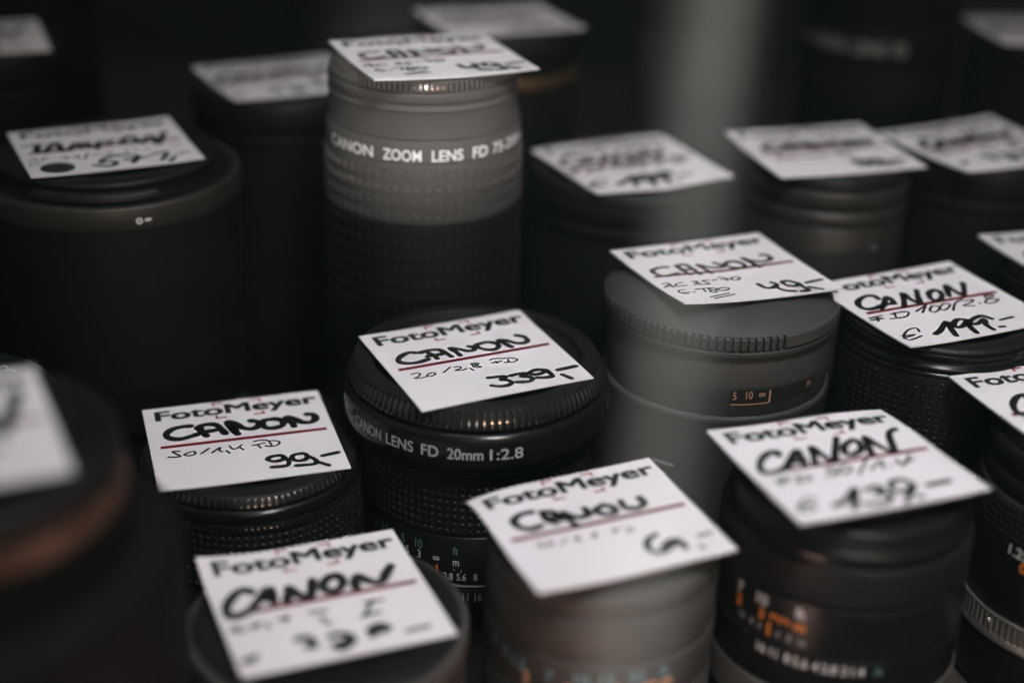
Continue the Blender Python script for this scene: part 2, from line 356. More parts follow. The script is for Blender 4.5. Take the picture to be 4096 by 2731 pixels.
 'I': [
  (2.2, [[(.130,.346), (.106,.501)], [(.152,.511), (.195,.395), (.234,.337), (.251,.398), (.248,.522)], [(.290,.519), (.334,.411), (.359,.389), (.367,.468), (.401,.396), (.417,.425), (.414,.509)], [(.450,.546), (.477,.428)], [(.622,.422), (.676,.354), (.705,.411), (.693,.496), (.652,.501), (.616,.453), (.622,.422)], [(.725,.532), (.791,.390), (.811,.455), (.811,.590), (.894,.350)]]),
  (1.1, [[(.039,.339), (.112,.328), (.174,.323)], [(.186,.454), (.246,.469)], [(.475,.405), (.539,.388), (.575,.403), (.533,.451), (.474,.470)], [(.514,.465), (.544,.478)], [(.873,.844), (.948,.823)]]),
  (1.7, [[(.488,.749), (.451,.774), (.418,.839), (.470,.842), (.506,.878), (.458,.936), (.373,.888)], [(.491,.730), (.580,.748), (.646,.798), (.594,.918)], [(.561,.842), (.693,.839)], [(.731,.793), (.817,.788), (.762,.931)], [(.841,.904), (.801,.979)]]),
  (.65, [[(.032,.667), (.076,.628), (.081,.669)], [(.109,.681), (.126,.630), (.150,.631)], [(.220,.672), (.245,.643), (.261,.670), (.236,.699)], [(.285,.680), (.320,.655), (.311,.712)], [(.341,.745), (.383,.622)], [(.398,.689), (.429,.662)], [(.445,.690), (.459,.675)], [(.487,.667), (.523,.619)], [(.603,.632), (.607,.697)], [(.648,.630), (.665,.659)], [(.720,.661), (.732,.687)], [(.875,.617), (.934,.664)], [(.025,.759), (.059,.717), (.085,.748)]]),
 ],
}

def smooth_line(p, n=5):
    if len(p) < 3: 
        return [tuple(Vector(p[0]).lerp(Vector(p[-1]), t / 4)) for t in range(5)]
    out = []
    q = [p[0]] + list(p) + [p[-1]]
    for i in range(1, len(q) - 2):
        a, b, c, d = (Vector(x) for x in q[i - 1:i + 3])
        for k in range(n):
            t = k / n
            out.append(tuple(0.5 * ((2 * b) + (c - a) * t + (2 * a - 5 * b + 4 * c - d) * t * t + (3 * b - a - 3 * c + d) * t ** 3)))
    out.append(p[-1])
    return out

def ribbon(pts, w):
    """pts in mm on the card; returns verts, faces of a pen stroke with round ends"""
    P = [Vector(p) for p in smooth_line(pts)]
    V = []; F = []
    rnd = random.random() * 6
    L = len(P)
    for i, p in enumerate(P):
        d = (P[min(i + 1, L - 1)] - P[max(i - 1, 0)])
        d = d.normalized() if d.length > 1e-6 else Vector((1, 0))
        nrm = Vector((-d.y, d.x))
        ww = w / 2 * (1 + 0.10 * math.sin(rnd + i * 0.55))
        V += [p + nrm * ww, p - nrm * ww]
    for i in range(L - 1): F.append((2 * i, 2 * i + 1, 2 * i + 3, 2 * i + 2))
    for p in (P[0], P[-1]):
        o = len(V)
        V += [p + Vector((math.cos(t * math.pi / 6), math.sin(t * math.pi / 6))) * w / 2 for t in range(12)]
        F.append(tuple(range(o, o + 12)))
    return [(v.x, v.y) for v in V], F

def price_tag(label, xyz, rot, ink, curl=(), shift=(0, 0), ink_scale=1.0, sticker=None, logo=True, sticker_mat=None, bold=1.0):
    """xyz in mm (centre of the card), rot = yaw, tilt y, tilt x in degrees"""
    rr = random.Random(label)
    curl = tuple(curl) + tuple((cu, cv, rr.uniform(-.25, .8), rr.uniform(.35, .6)) for cu, cv in ((0, 0), (1, 0), (0, 1), (1, 1)))
    def lift(u, v):
        z = 0.0
        for (cu, cv, amt, reach) in curl:
            d = 1 - math.hypot((u - cu), (v - cv)) / reach
            if d > 0: z += amt * d * d
        return z
    def P(u, v, h=0.0): return ((u - .5) * TW * MM, (.5 - v) * TH * MM, (lift(u, v) + h) * MM)
    mb = MB()
    n = 24
    top = [P(i / n, j / n, 0) for j in range(n + 1) for i in range(n + 1)]
    bot = [P(i / n, j / n, -TT) for j in range(n + 1) for i in range(n + 1)]
    q = lambda i, j: j * (n + 1) + i
    fs = [(q(i, j), q(i, j + 1), q(i + 1, j + 1), q(i + 1, j)) for j in range(n) for i in range(n)]
    mb.add(top, fs, PAPER)
    mb.add(bot, [f[::-1] for f in fs], PAPER)
    for k in range(n):
        for (a, b) in (((k, 0), (k + 1, 0)), ((k + 1, n), (k, n)), ((0, k + 1), (0, k)), ((n, k), (n, k + 1))):
            pa, pb = P(a[0] / n, a[1] / n), P(b[0] / n, b[1] / n)
            qa, qb = P(a[0] / n, a[1] / n, -TT), P(b[0] / n, b[1] / n, -TT)
            mb.add([pa, pb, qb, qa], [(0, 1, 2, 3)], PAPER)
    def flat(pts, faces, mat, h):      # pts in u, v
        mb.add([P(u, v, h) for u, v in pts], faces, mat)
    if logo:
        vs_, fs_ = glyphs("FotoMeyer", 0.0)
        x0 = min(x for x, y in vs_); x1 = max(x for x, y in vs_)
        hh = 0.121                                   # cap height in v
        for q_, (dx, dy) in enumerate(((0, 0), (.006, .0045), (-.006, .0045), (.006, -.0045), (-.006, -.0045))):   # heavier weight
            flat([(0.066 + dx + (x - x0) / (x1 - x0) * 0.898, 0.165 + dy - y * hh) for x, y in vs_], fs_, PRINT, 0.050 + q_ * .002)
        for (cx, cy, sx, sy) in ((0.386, 0.012, 1, 1), (0.662, 0.022, -1, 1), (0.386, 0.222, 1, -1), (0.660, 0.228, -1, -1)):
            t, lu, lv = 0.014, 0.062, 0.040
            flat([(cx, cy), (cx + sx * lu, cy), (cx + sx * lu, cy + sy * t), (cx + sx * t, cy + sy * t), (cx + sx * t, cy + sy * lv), (cx, cy + sy * lv)],
                 [(0, 1, 2, 3), (0, 3, 4, 5)], REDBR, 0.05)
    m = 12
    flat([(0.057 + 0.903 * i / m, 0.484 + 0.011 * i / m + dv) for i in range(m + 1) for dv in (0.0, 0.032)],
         [(2 * i, 2 * i + 1, 2 * i + 3, 2 * i + 2) for i in range(m)], RED, 0.05)
    for (w, strokes) in ink:
        for s in strokes:
            pts = [(((u - .5) * ink_scale + .5 + shift[0]) * TW, ((v - .5) * ink_scale + .5 + shift[1]) * TH) for u, v in s]
            vv, ff = ribbon(pts, w * bold)
            flat([(x / TW, y / TH) for x, y in vv], ff, INKM, 0.09)
    ob = mb.build("price_tag", None, angle=50)
    yaw, ty, tx = rot
    ob.matrix_world = (Matrix.Translation(Vector(xyz) * MM) @ Matrix.Rotation(R(yaw), 4, 'Z')
                       @ Matrix.Rotation(R(tx), 4, 'X') @ Matrix.Rotation(R(ty), 4, 'Y'))
    ob["label"] = label; ob["category"] = "price tag"; ob["group"] = "handwritten price tags on the lenses"
    if sticker:
        sb = MB(); cu, cv, ru = sticker
        rv = ru * TW / TH
        ring = [P(cu + ru * math.cos(t * math.pi / 20), cv + rv * math.sin(t * math.pi / 20), 0.13) for t in range(40)]
        low = [P(cu + ru * math.cos(t * math.pi / 20), cv + rv * math.sin(t * math.pi / 20), 0.0) for t in range(40)]
        sb.add(ring + low, [tuple(range(39, -1, -1))] + [(t, (t + 1) % 40, 40 + (t + 1) % 40, 40 + t) for t in range(40)], sticker_mat or STICK)
        st = sb.build("round_sticker", ob, smooth=False)
        st["label"] = "round orange spot" if sticker_mat else "round slate blue sticker"
    return ob

# ---------------------------------------------------------------- the setting
mb = MB()
mb.add([(-1.2, 0.02, -0.02), (1.2, 0.02, -0.02), (1.2, 1.6, -0.02), (-1.2, 1.6, -0.02), (-1.2, 0.02, 0), (1.2, 0.02, 0), (1.2, 1.6, 0), (-1.2, 1.6, 0)],
       [(4, 5, 6, 7), (3, 2, 1, 0), (0, 1, 5, 4), (1, 2, 6, 5), (2, 3, 7, 6), (3, 0, 4, 7)], SHELF)
shelf = mb.build("display_shelf", None, smooth=False)
shelf["label"] = "dark brown shelf board that all the lenses stand on"; shelf["category"] = "shelf"
mb = MB()
mb.add([(-1.6, 0.98, -0.02), (1.6, 0.98, -0.02), (1.6, 0.98, 1.2), (-1.6, 0.98, 1.2), (-1.6, 1.0, -0.02), (1.6, 1.0, -0.02), (1.6, 1.0, 1.2), (-1.6, 1.0, 1.2)],
       [(3, 2, 1, 0), (4, 5, 6, 7), (2, 3, 7, 6), (0, 1, 5, 4), (1, 2, 6, 5), (3, 0, 4, 7)], WALL)
wall = mb.build("wall", None, smooth=False); wall["kind"] = "structure"

# ---------------------------------------------------------------- lenses
LG = "camera lenses standing on the shelf"
def lens(label, x, y, rz=0.0):
    return empty("camera_lens", (x * MM, y * MM, 0), label, "lens", LG, R(rz))

def cap_shape(r, top, mat=PLASTIC, side=4.5, recess=1.4, rim=5.0):
    return (lathe, [(0.01, top - recess), (r - rim - 1.2, top - recess), (r - rim, top), (r - 0.6, top - 0.2), (r, top - 1.0), (r, top - side), (r - 1, top - side - .2)], mat)

def pinch(parent, r, top, a):
    """one of the two sprung finger grips of a pinch cap"""
    return part("finger_grip", parent, (lathe, [(r - 11, top + .05), (r - 11, top + 0.5), (r - 6.2, top + 0.5), (r - 6.2, top + .05)], PLASTIC, 20, .15, a - 16, a + 16))

# --- A: wide lens under the 339 tag, in the middle
A = lens("wide black lens with white lettering on its front ring, under the tag priced 339,-", -10.0, 388.0)
c = part("lens_cap", A, (lathe, [(0.01, 71.6), (29.5, 71.6), (30.2, 73.3), (34.6, 73.3), (35.4, 72.9)], PLASTIC),
         (lathe, [(35.0, 72.9), (36.4, 67.6), (36.0, 67.0), (35, 66.8)], PLASTIC))
part("knurled_edge", c, (knurl, 37.2, 72.9, 67.6, KNURL, 112, .6, 35.7, .6, RUBBER))
part("front_ring", A, (lathe, [(34.4, 65), (34.6, 66.6), (37.6, 66.8), (38.5, 66.0), (38.5, 57.2), (37.9, 56.4), (37.0, 56.1), (37.0, 53.6), (35.8, 52.9), (34, 52.7)], GLOSS),
     *[(ring_text, s_, 38.5, 61.5, a_, 3.4, WHITESOFT, {'arc': w_, 'bold': .008}) for s_, a_, w_ in (("CANON", -49.5, 18), ("LENS", -31, 13.4), ("FD", -17, 7.3), ("20mm", -2.4, 14.5), ("1:2.8", 14.4, 13.7), ("CANON INC.", 100, 40))])
part("focus_ring", A, (lathe, [(33.8, 53.0), (35.0, 52.5), (33.6, 49.3), (33.6, 32.3), (32.5, 32.0)], RUBBER),
     (studs, 33.6, 47.5, 2.28, 7, 97, 1.35, 1.35, .55, RUBBER))
sc = (("10", -25.8, 27.6, TEAL, 2.9), ("3", -25.6, 24.2, WHITE, 2.7), ("5", -35.1, 27.6, TEAL, 2.9), ("1.5", -33.7, 24.2, WHITE, 2.7), ("∞", -16.5, 24.2, WHITE, 2.3),
    ("ft", -6.9, 27.4, TEAL, 2.7), ("m", -6.6, 23.7, WHITE, 2.7), ("2.8", -10.4, 18.7, WHITE, 2.4), ("5.6", -3.9, 18.8, WHITE, 2.4), ("3", -41, 27.6, TEAL, 2.9), ("2.5", -48, 27.6, TEAL, 2.9),
    ("1", -41, 24.2, WHITE, 2.7), ("0.8", -48, 24.2, WHITE, 2.7), ("2", -55, 27.6, TEAL, 2.9), ("R", -21.5, 18.9, WHITEDIM, 2.2), ("8", 3, 18.9, WHITE, 2.4))
part("distance_scale_ring", A, (lathe, [(32.8, 31.9), (33.5, 31.4), (33.5, 16.2), (32.8, 15.9)], BLACK),
     *[(ring_text, s_, 33.5, z_, a_, h_, m_, {'squeeze': .72, 'bold': .006}) for s_, a_, z_, m_, h_ in sc],
     (ring_patch, 33.5, 21.9, 17.0, -16.5, -15.7, ORANGE), (ring_patch, 33.5, 22.0, 20.8, -21.5, -21.2, WHITEDIM), (ring_patch, 33.5, 21.2, 20.2, -4.1, -3.8, WHITE),
     (ring_patch, 33.5, 21.4, 20.7, -7.8, -7.3, ORANGE), (ring_patch, 33.5, 22.0, 20.8, -27.5, -27.2, WHITE))
part("bright_ring", A, (lathe, [(32.8, 16.1), (33.7, 15.9), (33.7, 15.2), (32.8, 15.0)], CHROME))
part("aperture_ring", A, (lathe, [(32.8, 15.0), (33.5, 14.6), (33.5, 8.6), (32.5, 8.3)], BLACK),
     *[(ring_text, s_, 33.5, 12.1, a_, 2.8, WHITE, {'squeeze': .7, 'bold': .006}) for s_, a_ in (("22", 11), ("16", 4.6), ("11", -1.7), ("8", -7.7), ("5.6", -14), ("4", -20), ("2.8", -26))])
part("rear_cap", A, (lathe, [(31.4, 8.5), (31.4, 0.6), (30.6, 0), (.01, 0)], PLASTIC))

# --- B: 99 tag lens
B = lens("short black lens with a knurled cap edge, under the tag priced 99,-", -73.5, 368.5)
c = part("lens_cap", B, (lathe, [(.01, 50.2), (22.6, 50.2), (23.2, 51.7), (28.2, 51.7), (29, 51.2)], PLASTIC), (lathe, [(29, 51.2), (29.9, 48.8), (29.3, 48.2), (28, 48)], PLASTIC))
part("knurled_edge", c, (knurl, 30.3, 51.5, 48.5, KNURL, 100, .5, 29.05, .4, RUBBER))
part("front_ring", B, (lathe, [(28, 48.2), (30.6, 48.2), (31.3, 47.5), (31.3, 45.2), (30.4, 44.8), (30.4, 44.2), (31.2, 43.9), (31.2, 42.6)], GLOSS))
part("filter_thread_ring", B, (knurl, 31.6, 44.2, 41.6, KNURL, 120, .4, 30.9, .3, RUBBER))
part("focus_ring", B, (lathe, [(30.4, 41.8), (31, 41.4), (31, 22), (30.2, 21.6)], RUBBER), (studs, 31, 40.0, 2.2, 8, 92, 1.3, 1.3, .5, RUBBER))
part("aperture_ring", B, (lathe, [(30.3, 21.8), (30.9, 21.4), (30.9, 9.5), (30, 9.2)], BLACK))
part("rear_cap", B, (lathe, [(29.4, 9.4), (29.4, .6), (28.6, 0), (.01, 0)], PLASTIC))

# --- C: 139 tag lens with orange scale and chrome base
Cc = lens("black lens with orange and white scales and a chrome base, under the tag priced 139.-", 87.0, 329.0)
part("lens_cap", Cc, (lathe, [(.01, 75.4), (18, 75.4), (18.6, 76.4), (23.4, 76.4), (24.2, 75.6), (24.2, 72.2), (23.6, 72)], PLASTIC))
part("front_ring", Cc, (lathe, [(23.6, 72.2), (25.2, 72.0), (29.4, 71.6), (29.8, 71), (29.8, 66.2), (30.4, 65.8), (30.6, 62.6), (30, 62.2)], BLACK))
part("focus_ring", Cc, (lathe, [(30, 62.4), (31.4, 62), (31.4, 51.2), (30.6, 50.8)], RUBBER), (studs, 31.4, 60.8, 2.0, 5, 96, 1.2, 1.2, .45, RUBBER))
part("distance_scale_ring", Cc, (lathe, [(30.6, 51), (32, 50.6), (32, 36.9), (31.2, 36.6)], BLACK),
     *[(ring_text, s, 32, z, a, 3.0, m, {'squeeze': .95, 'bold': .02}) for s, a, z, m in (
         ("7", -60, 47.2, WHITE), ("10", -46.5, 47.6, WHITE), ("ft", -27.8, 47.9, WHITE), ("2", -60, 43.4, ORANGE), ("3", -46.2, 43.6, ORANGE), ("m", -27.3, 44.3, ORANGE))],
     (ring_text, "∞", 32, 44.2, -36.8, 3.0, ORANGE, {'squeeze': 1.5, 'bold': .03}),
     (ring_patch, 32, 42.2, 38.2, -42.2, -40.9, ORANGE),
     *[(ring_text, s, 32, 39.8, a, 2.1, WHITEDIM, {'squeeze': .8, 'bold': .02}) for s, a in (("16", -57), ("8", -51), ("4", -46.5), ("4", -37), ("8", -31.5), ("16", -25.6))])
part("aperture_ring", Cc, (lathe, [(31.2, 36.8), (32.3, 36.5), (32.3, 24.4), (31.6, 24.0)], BLACK),
     *[(ring_text, s, 32.3, 34.2, a, 2.7, WHITE, {'squeeze': .85, 'bold': .02}) for s, a in (("16", -44), ("11", -37.5), ("8", -31), ("5.6", -25), ("4", -18.4), ("2.8", -12.4), ("2", -6), ("1.4", 0))],
     (ring_text, "A", 32.3, 34.2, 9, 2.7, TEAL, {}))
part("chrome_mount_ring", Cc, (lathe, [(31.6, 24.2), (32.6, 23.8), (32.6, 14), (31.6, 13.6)], CHROME))
part("rear_cap", Cc, (lathe, [(30.6, 13.8), (30.6, .6), (29.8, 0), (.01, 0)], PLASTIC))

# --- D: 199 tag lens
D = lens("black lens with a fine studded grip, under the tag priced 199.-", 125.0, 400.5)
part("lens_cap", D, (lathe, [(.01, 84.6), (21.6, 84.6), (22.2, 85.9), (27.2, 85.9), (28, 85.2), (28, 84.4), (27.2, 84.2)], PLASTIC))
part("front_ring", D, (lathe, [(27.2, 84.4), (28.3, 84.0), (28.3, 82.6), (27.6, 82.3), (27.6, 80.6), (28.4, 80.2), (28.4, 78.9), (27.9, 78.6), (28.5, 78.2), (28.5, 77.2), (27.6, 76.9)], GLOSS))
part("focus_ring", D, (lathe, [(27.4, 77.1), (28.1, 76.8), (28.1, 46), (27.4, 45.6)], RUBBER), (studs, 28.1, 75.0, 1.85, 15, 74, 1.35, 1.1, .5, BLACK))
part("aperture_ring", D, (lathe, [(27.4, 45.8), (28, 45.4), (28, 9.6), (27, 9.3)], BLACK))
part("rear_cap", D, (lathe, [(27.2, 9.5), (27.2, .6), (26.4, 0), (.01, 0)], PLASTIC))

# --- E: grey zoom under the 49 tag, right of the middle
E = lens("matte grey lens with a ribbed ring and an orange distance window, under the 49,- tag", 62.0, 409.8)
part("lens_cap", E, (lathe, [(.01, 91.2), (20, 91.2), (26, 90.2), (31, 88.4), (33.4, 86.8), (33.9, 86.3)], GREYSHADE, {'c': .1}),
     (lathe, [(33.9, 81.9), (34.6, 81.6), (34.6, 79.9), (33.6, 79.4), (32.8, 79.2)], GREYSHADE))
def ribs(mb):
    lathe(mb, [(33.4, 86.6), (33.75, 86.3), (33.75, 82.2), (33.5, 81.8)], GREYSHADE)
    k = -170
    while k < 26:
        lathe(mb, [(33.6, 86.5), (34.95, 86.0), (34.95, 82.4), (33.6, 82.0)], GREYSHADE, 2, .3, k, k + 1.9); k += 3.6
    lathe(mb, [(33.9, 86.6), (35.0, 86.2), (35.0, 82.4), (33.9, 81.9)], GREYDARK, 60, .25, 26, 189)
mb = MB(); ribs(mb); mb.build("ribbed_ring", E)
b = part("barrel", E, (lathe, [(32.6, 79.6), (33.2, 79.2), (33.2, 61.4), (32.8, 61.0)], GREYSHADE))
part("distance_window", b, (ring_patch, 33.2, 69.5, 64.5, 0.4, 51, BROWNBLACK, {'rise': .04, 'n': 40}),
     (ring_text, "5", 33.2, 67.9, 2.6, 2.5, PEACH, {'squeeze': .75}), (ring_text, "10", 33.2, 68.0, 9.9, 2.5, PEACH, {'squeeze': .75}), (ring_text, "∞", 33.2, 68.0, 16.6, 2.3, PEACH, {'squeeze': .75}),
     (ring_patch, 33.2, 69.0, 65.0, 20.4, 21.2, PEACH), (ring_text, "m", 33.2, 67.9, 46.6, 2.6, PEACH, {'squeeze': .7}), (ring_patch, 33.2, 65.2, 64.9, 0.8, 20, PEACH))
part("zoom_ring", E, (lathe, [(32.6, 61.2), (34.0, 61.0), (34.3, 60.4), (34.3, 59.0), (34.0, 58.7), (34.0, 12), (33.2, 11.6)], GREYSHADE),
     (ring_patch, 34.0, 44.0, 43.0, -35.5, -24, WHITEDIM), (ring_patch, 34.0, 40.3, 39.7, -31.5, -28, PEACH),
     (ring_patch, 34.0, 58.4, 14, -18.9, -18.6, GREYDARK), (ring_patch, 34.3, 60.4, 59.0, -18.9, -18.5, GREYDARK))
part("rear_cap", E, (lathe, [(32, 11.8), (32, .6), (31.2, 0), (.01, 0)], PLASTIC))

# --- F: grey lens in front, under the 69 tag
Fl = lens("blurred grey lens with teal figures round its base, under the bright tag priced 69,-", 24.5, 320.5)
part("lens_cap", Fl, (lathe, [(.01, 60.4), (17, 60.4), (17.6, 61.2), (22.2, 61.2), (23, 60.6), (23, 57.2), (22.4, 57)], GREYDARK))
part("barrel", Fl, (lathe, [(22.2, 57.2), (24, 57.0), (28.6, 56.6), (29.4, 55.6), (29.5, 51.6), (29.0, 51.3), (29.0, 50.6), (29.5, 50.3), (29.6, 38.4), (29.0, 38)], GREY))
part("distance_scale_ring", Fl, (lathe, [(29.0, 38.2), (29.0, 37.6), (29.9, 37.2), (29.9, 26), (29.3, 25.7)], GREYDARK),
     *[(ring_text, s, 29.9, z, a, 3.2, m, {'squeeze': 1.0, 'bold': .03}) for s, a, z, m in (("3", -62, 34, TEAL), ("5", -52, 33.4, TEAL), ("1.5", -43, 32.4, TEAL), ("2", -38, 29.6, PEACH), ("7", -25.6, 32.6, TEAL), ("3", -16, 30, PEACH), ("10", -10, 33.5, TEAL), ("15", 2, 34, TEAL), ("5", 7, 31, PEACH), ("30", 16, 34.4, TEAL), ("∞", 23, 31.6, PEACH), ("ft", 30, 34.6, TEAL), ("m", 32, 31.4, PEACH))])
part("aperture_ring", Fl, (lathe, [(29.3, 25.9), (29.8, 25.6), (29.8, 10), (29, 9.7)], GREYDARK))
part("rear_cap", Fl, (lathe, [(28.4, 9.9), (28.4, .6), (27.6, 0), (.01, 0)], PLASTIC))

# --- G: front left lens
G = lens("low black lens with a pale rim nearest the front, under the most blurred square tag", -42.5, 299.0)
part("lens_cap", G, (lathe, [(.01, 44.2), (25, 44.2), (25.6, 44.8), (31.4, 44.8), (32.2, 44.2), (32.4, 43)], PLASTIC))
part("front_ring", G, (lathe, [(32.2, 43.4), (33.6, 43.4), (34.2, 42.8), (34.2, 38), (33.4, 37.6)], GREYDARK))
part("barrel", G, (lathe, [(33.4, 37.8), (33.8, 37.4), (33.8, 10), (33, 9.7)], BROWNBLACK))
part("rear_cap", G, (lathe, [(31.4, 9.9), (31.4, .6), (30.6, 0), (.01, 0)], PLASTIC))

# --- H: tall zoom, a reflection veil painted into its upper part
Hl = lens("tall zoom lens with ZOOM LENS lettering and a rubber block grip", -30.3, 458.0)
c = part("lens_cap", Hl, (lathe, [(.01, 140.6), (22, 140.6), (22.6, 141.9), (27.4, 141.9), (28.2, 141.4), (29.2, 138.2), (28.4, 137.6)], VEIL))
part("knurled_edge", c, (knurl, 29.5, 141.2, 137.8, KNURL, 110, .3, 28.9, .4, VEIL))
part("front_ring", Hl, (lathe, [(28.2, 137.8), (29.6, 137.6), (29.8, 137), (29.8, 134.6), (29.3, 134.3), (29.3, 133.2), (30.0, 132.8), (30.0, 132.0), (29.6, 131.6), (30.4, 123.6), (29.9, 123.3)], VEIL))
part("name_ring", Hl, (lathe, [(29.9, 123.5), (30.7, 123.1), (30.9, 116.4), (30.3, 116.1)], VEIL),
     *[(ring_text, s, 30.85, 119.1, a, 3.5, WHITEBRIGHT, {'arc': w, 'bold': .014}) for s, a, w in (("CANON", -43.4, 35.6), ("ZOOM", -8.3, 22.1), ("LENS", 17.6, 18), ("FD", 37.8, 10.2), ("75-200mm", 67, 40))])
part("zoom_grip", Hl, (lathe, [(30.3, 116.3), (31.0, 116.0), (31.0, 106), (30.6, 105.8)], VEIL), (studs, 31.0, 112.9, 4.35, 2, 61, 1.7, 2.3, .6, VEIL, 'block'))
part("veil_fade_band", Hl, (lathe, [(30.6, 106), (31.05, 105.8), (31.15, 97.2), (30.8, 97)], VEILFADE, {'c': .1}), (studs, 31.05, 104.0, 4.35, 2, 61, 1.7, 2.3, .6, VEILFADE, 'block'))  # mid-grey rows carry the painted veil's fade
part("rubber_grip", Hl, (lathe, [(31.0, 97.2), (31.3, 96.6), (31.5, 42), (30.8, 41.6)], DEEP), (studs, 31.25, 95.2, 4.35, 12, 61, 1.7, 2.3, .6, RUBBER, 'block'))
part("aperture_ring", Hl, (lathe, [(30.6, 41.8), (31.2, 41.4), (31.2, 10), (30.4, 9.7)], BLACK))
part("rear_cap", Hl, (lathe, [(30, 9.9), (30, .6), (29.2, 0), (.01, 0)], PLASTIC))

# --- I: wide black lens with reversed hood
I = lens("broad black lens with a white ring mark, under the tag with a dark sticker", -129.0, 449.0)
c = part("lens_cap", I, (lathe, [(.01, 110.2), (26, 110.2), (27, 111.0), (33.4, 111.0), (34.0, 110.4), (34.0, 109.2), (33.2, 108.8)], PLASTIC))
part("finger_grip", c, (lathe, [(31, 108.8), (35.6, 108.4), (36.4, 107.6), (36.6, 105.6), (31, 105.4)], PLASTIC, 40, .5, -24, 38))
part("front_ring", I, (lathe, [(33, 109.0), (33.2, 105.6), (38.2, 105.2)], BLACK))
part("lens_hood", I, (lathe, [(37.4, 104.4), (38.0, 105.6), (40.2, 105.6), (40.9, 105.0), (41.0, 98.6), (40.5, 98.0)], BROWNBLACK),
     (ring_patch, 41.0, 101.85, 100.95, 28.3, 31.0, WHITE))
def ring_mark(mb):
    V = []; F = []
    for t in range(24):
        for rr in (0.42, 1.02):
            a = R(26.0) + rr * math.cos(t * math.pi / 12) / 41.1
            V.append((41.1 * MM * math.sin(a), -41.1 * MM * math.cos(a), (101.3 + rr * math.sin(t * math.pi / 12)) * MM))
    for t in range(24):
        u = (t + 1) % 24
        F.append((2 * t, 2 * t + 1, 2 * u + 1, 2 * u))
    mb.add(V, F, WHITE)
mb = MB(); ring_mark(mb); mb.build("alignment_mark", bpy.data.objects["lens_hood"], smooth=False)
part("barrel", I, (lathe, [(40.5, 98.2), (40.7, 97.8), (39.6, 30), (38.6, 29.6)], DEEP))
part("rear_cap", I, (lathe, [(35, 29.8), (35, .6), (34.2, 0), (.01, 0)], PLASTIC))

def plain_lens(label, x, y, r, top, body=BLACK, grip=True, cap=PLASTIC, band=None, cap_h=4.6):
    L_ = lens(label, x, y)
    part("lens_cap", L_, cap_shape(r - .8, top, cap, cap_h, 1.2, 4.5))
    part("front_ring", L_, (lathe, [(r - 1.4, top - cap_h), (r - .2, top - cap_h - .3), (r, top - cap_h - .9), (r, top - cap_h - 5.5), (r - .7, top - cap_h - 6), (r - .7, top - cap_h - 7.4), (r - .1, top - cap_h - 7.8), (r - .1, top - cap_h - 12), (r - .9, top - cap_h - 12.4)], body))
    z = top - cap_h - 12.2
    z2 = max(12, z - 0.42 * top)
    if grip:
        part("focus_ring", L_, (lathe, [(r - .9, z), (r - .3, z - .4), (r - .3, z2 + .2), (r - .9, z2)], RUBBER if body is BLACK else body),
             (studs, r - .3, z - 2.2, 2.6, int((z - z2 - 3) / 2.6), 84, 1.4, 1.5, .45, RUBBER if body is BLACK else body))
    else:
        part("focus_ring", L_, (lathe, [(r - .9, z), (r - .3, z - .4), (r - .3, z2 + .2), (r - .9, z2)], body))
    part("aperture_ring", L_, (lathe, [(r - .9, z2 + .2), (r - .4, z2 - .2), (r - .4, 9.8), (r - 1.4, 9.5)], body))
    part("rear_cap", L_, (lathe, [(r - 1.6, 9.7), (r - 1.6, .6), (r - 2.4, 0), (.01, 0)], PLASTIC))
    if band: part("coloured_band", L_, (lathe, [(r - .4, band[0]), (r + .35, band[0] - .4), (r + .35, band[1] + .4), (r - .4, band[1])], band[2]))
    return L_

K = plain_lens("dark capped lens behind the ribbed grey lens, right of the tall zoom", 39.5, 487.0, 36.0, 99.2, DEEP)
Lq = plain_lens("small brownish lens at the back under the left one of two touching tags", 105.0, 485.0, 27.8, 105.3, BROWNBLACK, grip=False)
M = plain_lens("dark lens at the right edge under the right tag of the touching pair", 160.5, 499.0, 27.4, 105.5, DEEP)
Nn = plain_lens("dark lens with a dull brass band behind the tall zoom lens", -9.5, 561.0, 31.0, 128.8, DEEP, band=(114.6, 109.8, BRASS))
J = plain_lens("black lens whose tag is half hidden behind the tall zoom lens", -85.3, 524.5, 32.5, 114.0, DEEP)
O = plain_lens("black lens at the back under the tag cut by the left picture edge", -199.0, 530.0, 33.0, 123.0, DEEP)
Pl = plain_lens("black lens in the back right corner under the tag with an orange smudge", 204.0, 583.5, 28.0, 126.3, DEEP)
Ql = plain_lens("black lens at the right edge behind the lens priced 199.-", 181.0, 437.0, 27.0, 89.0, DEEP)
Tl = plain_lens("black lens in the far left corner, only a tag corner showing on it", -205.0, 606.0, 30.0, 138.0, DEEP)

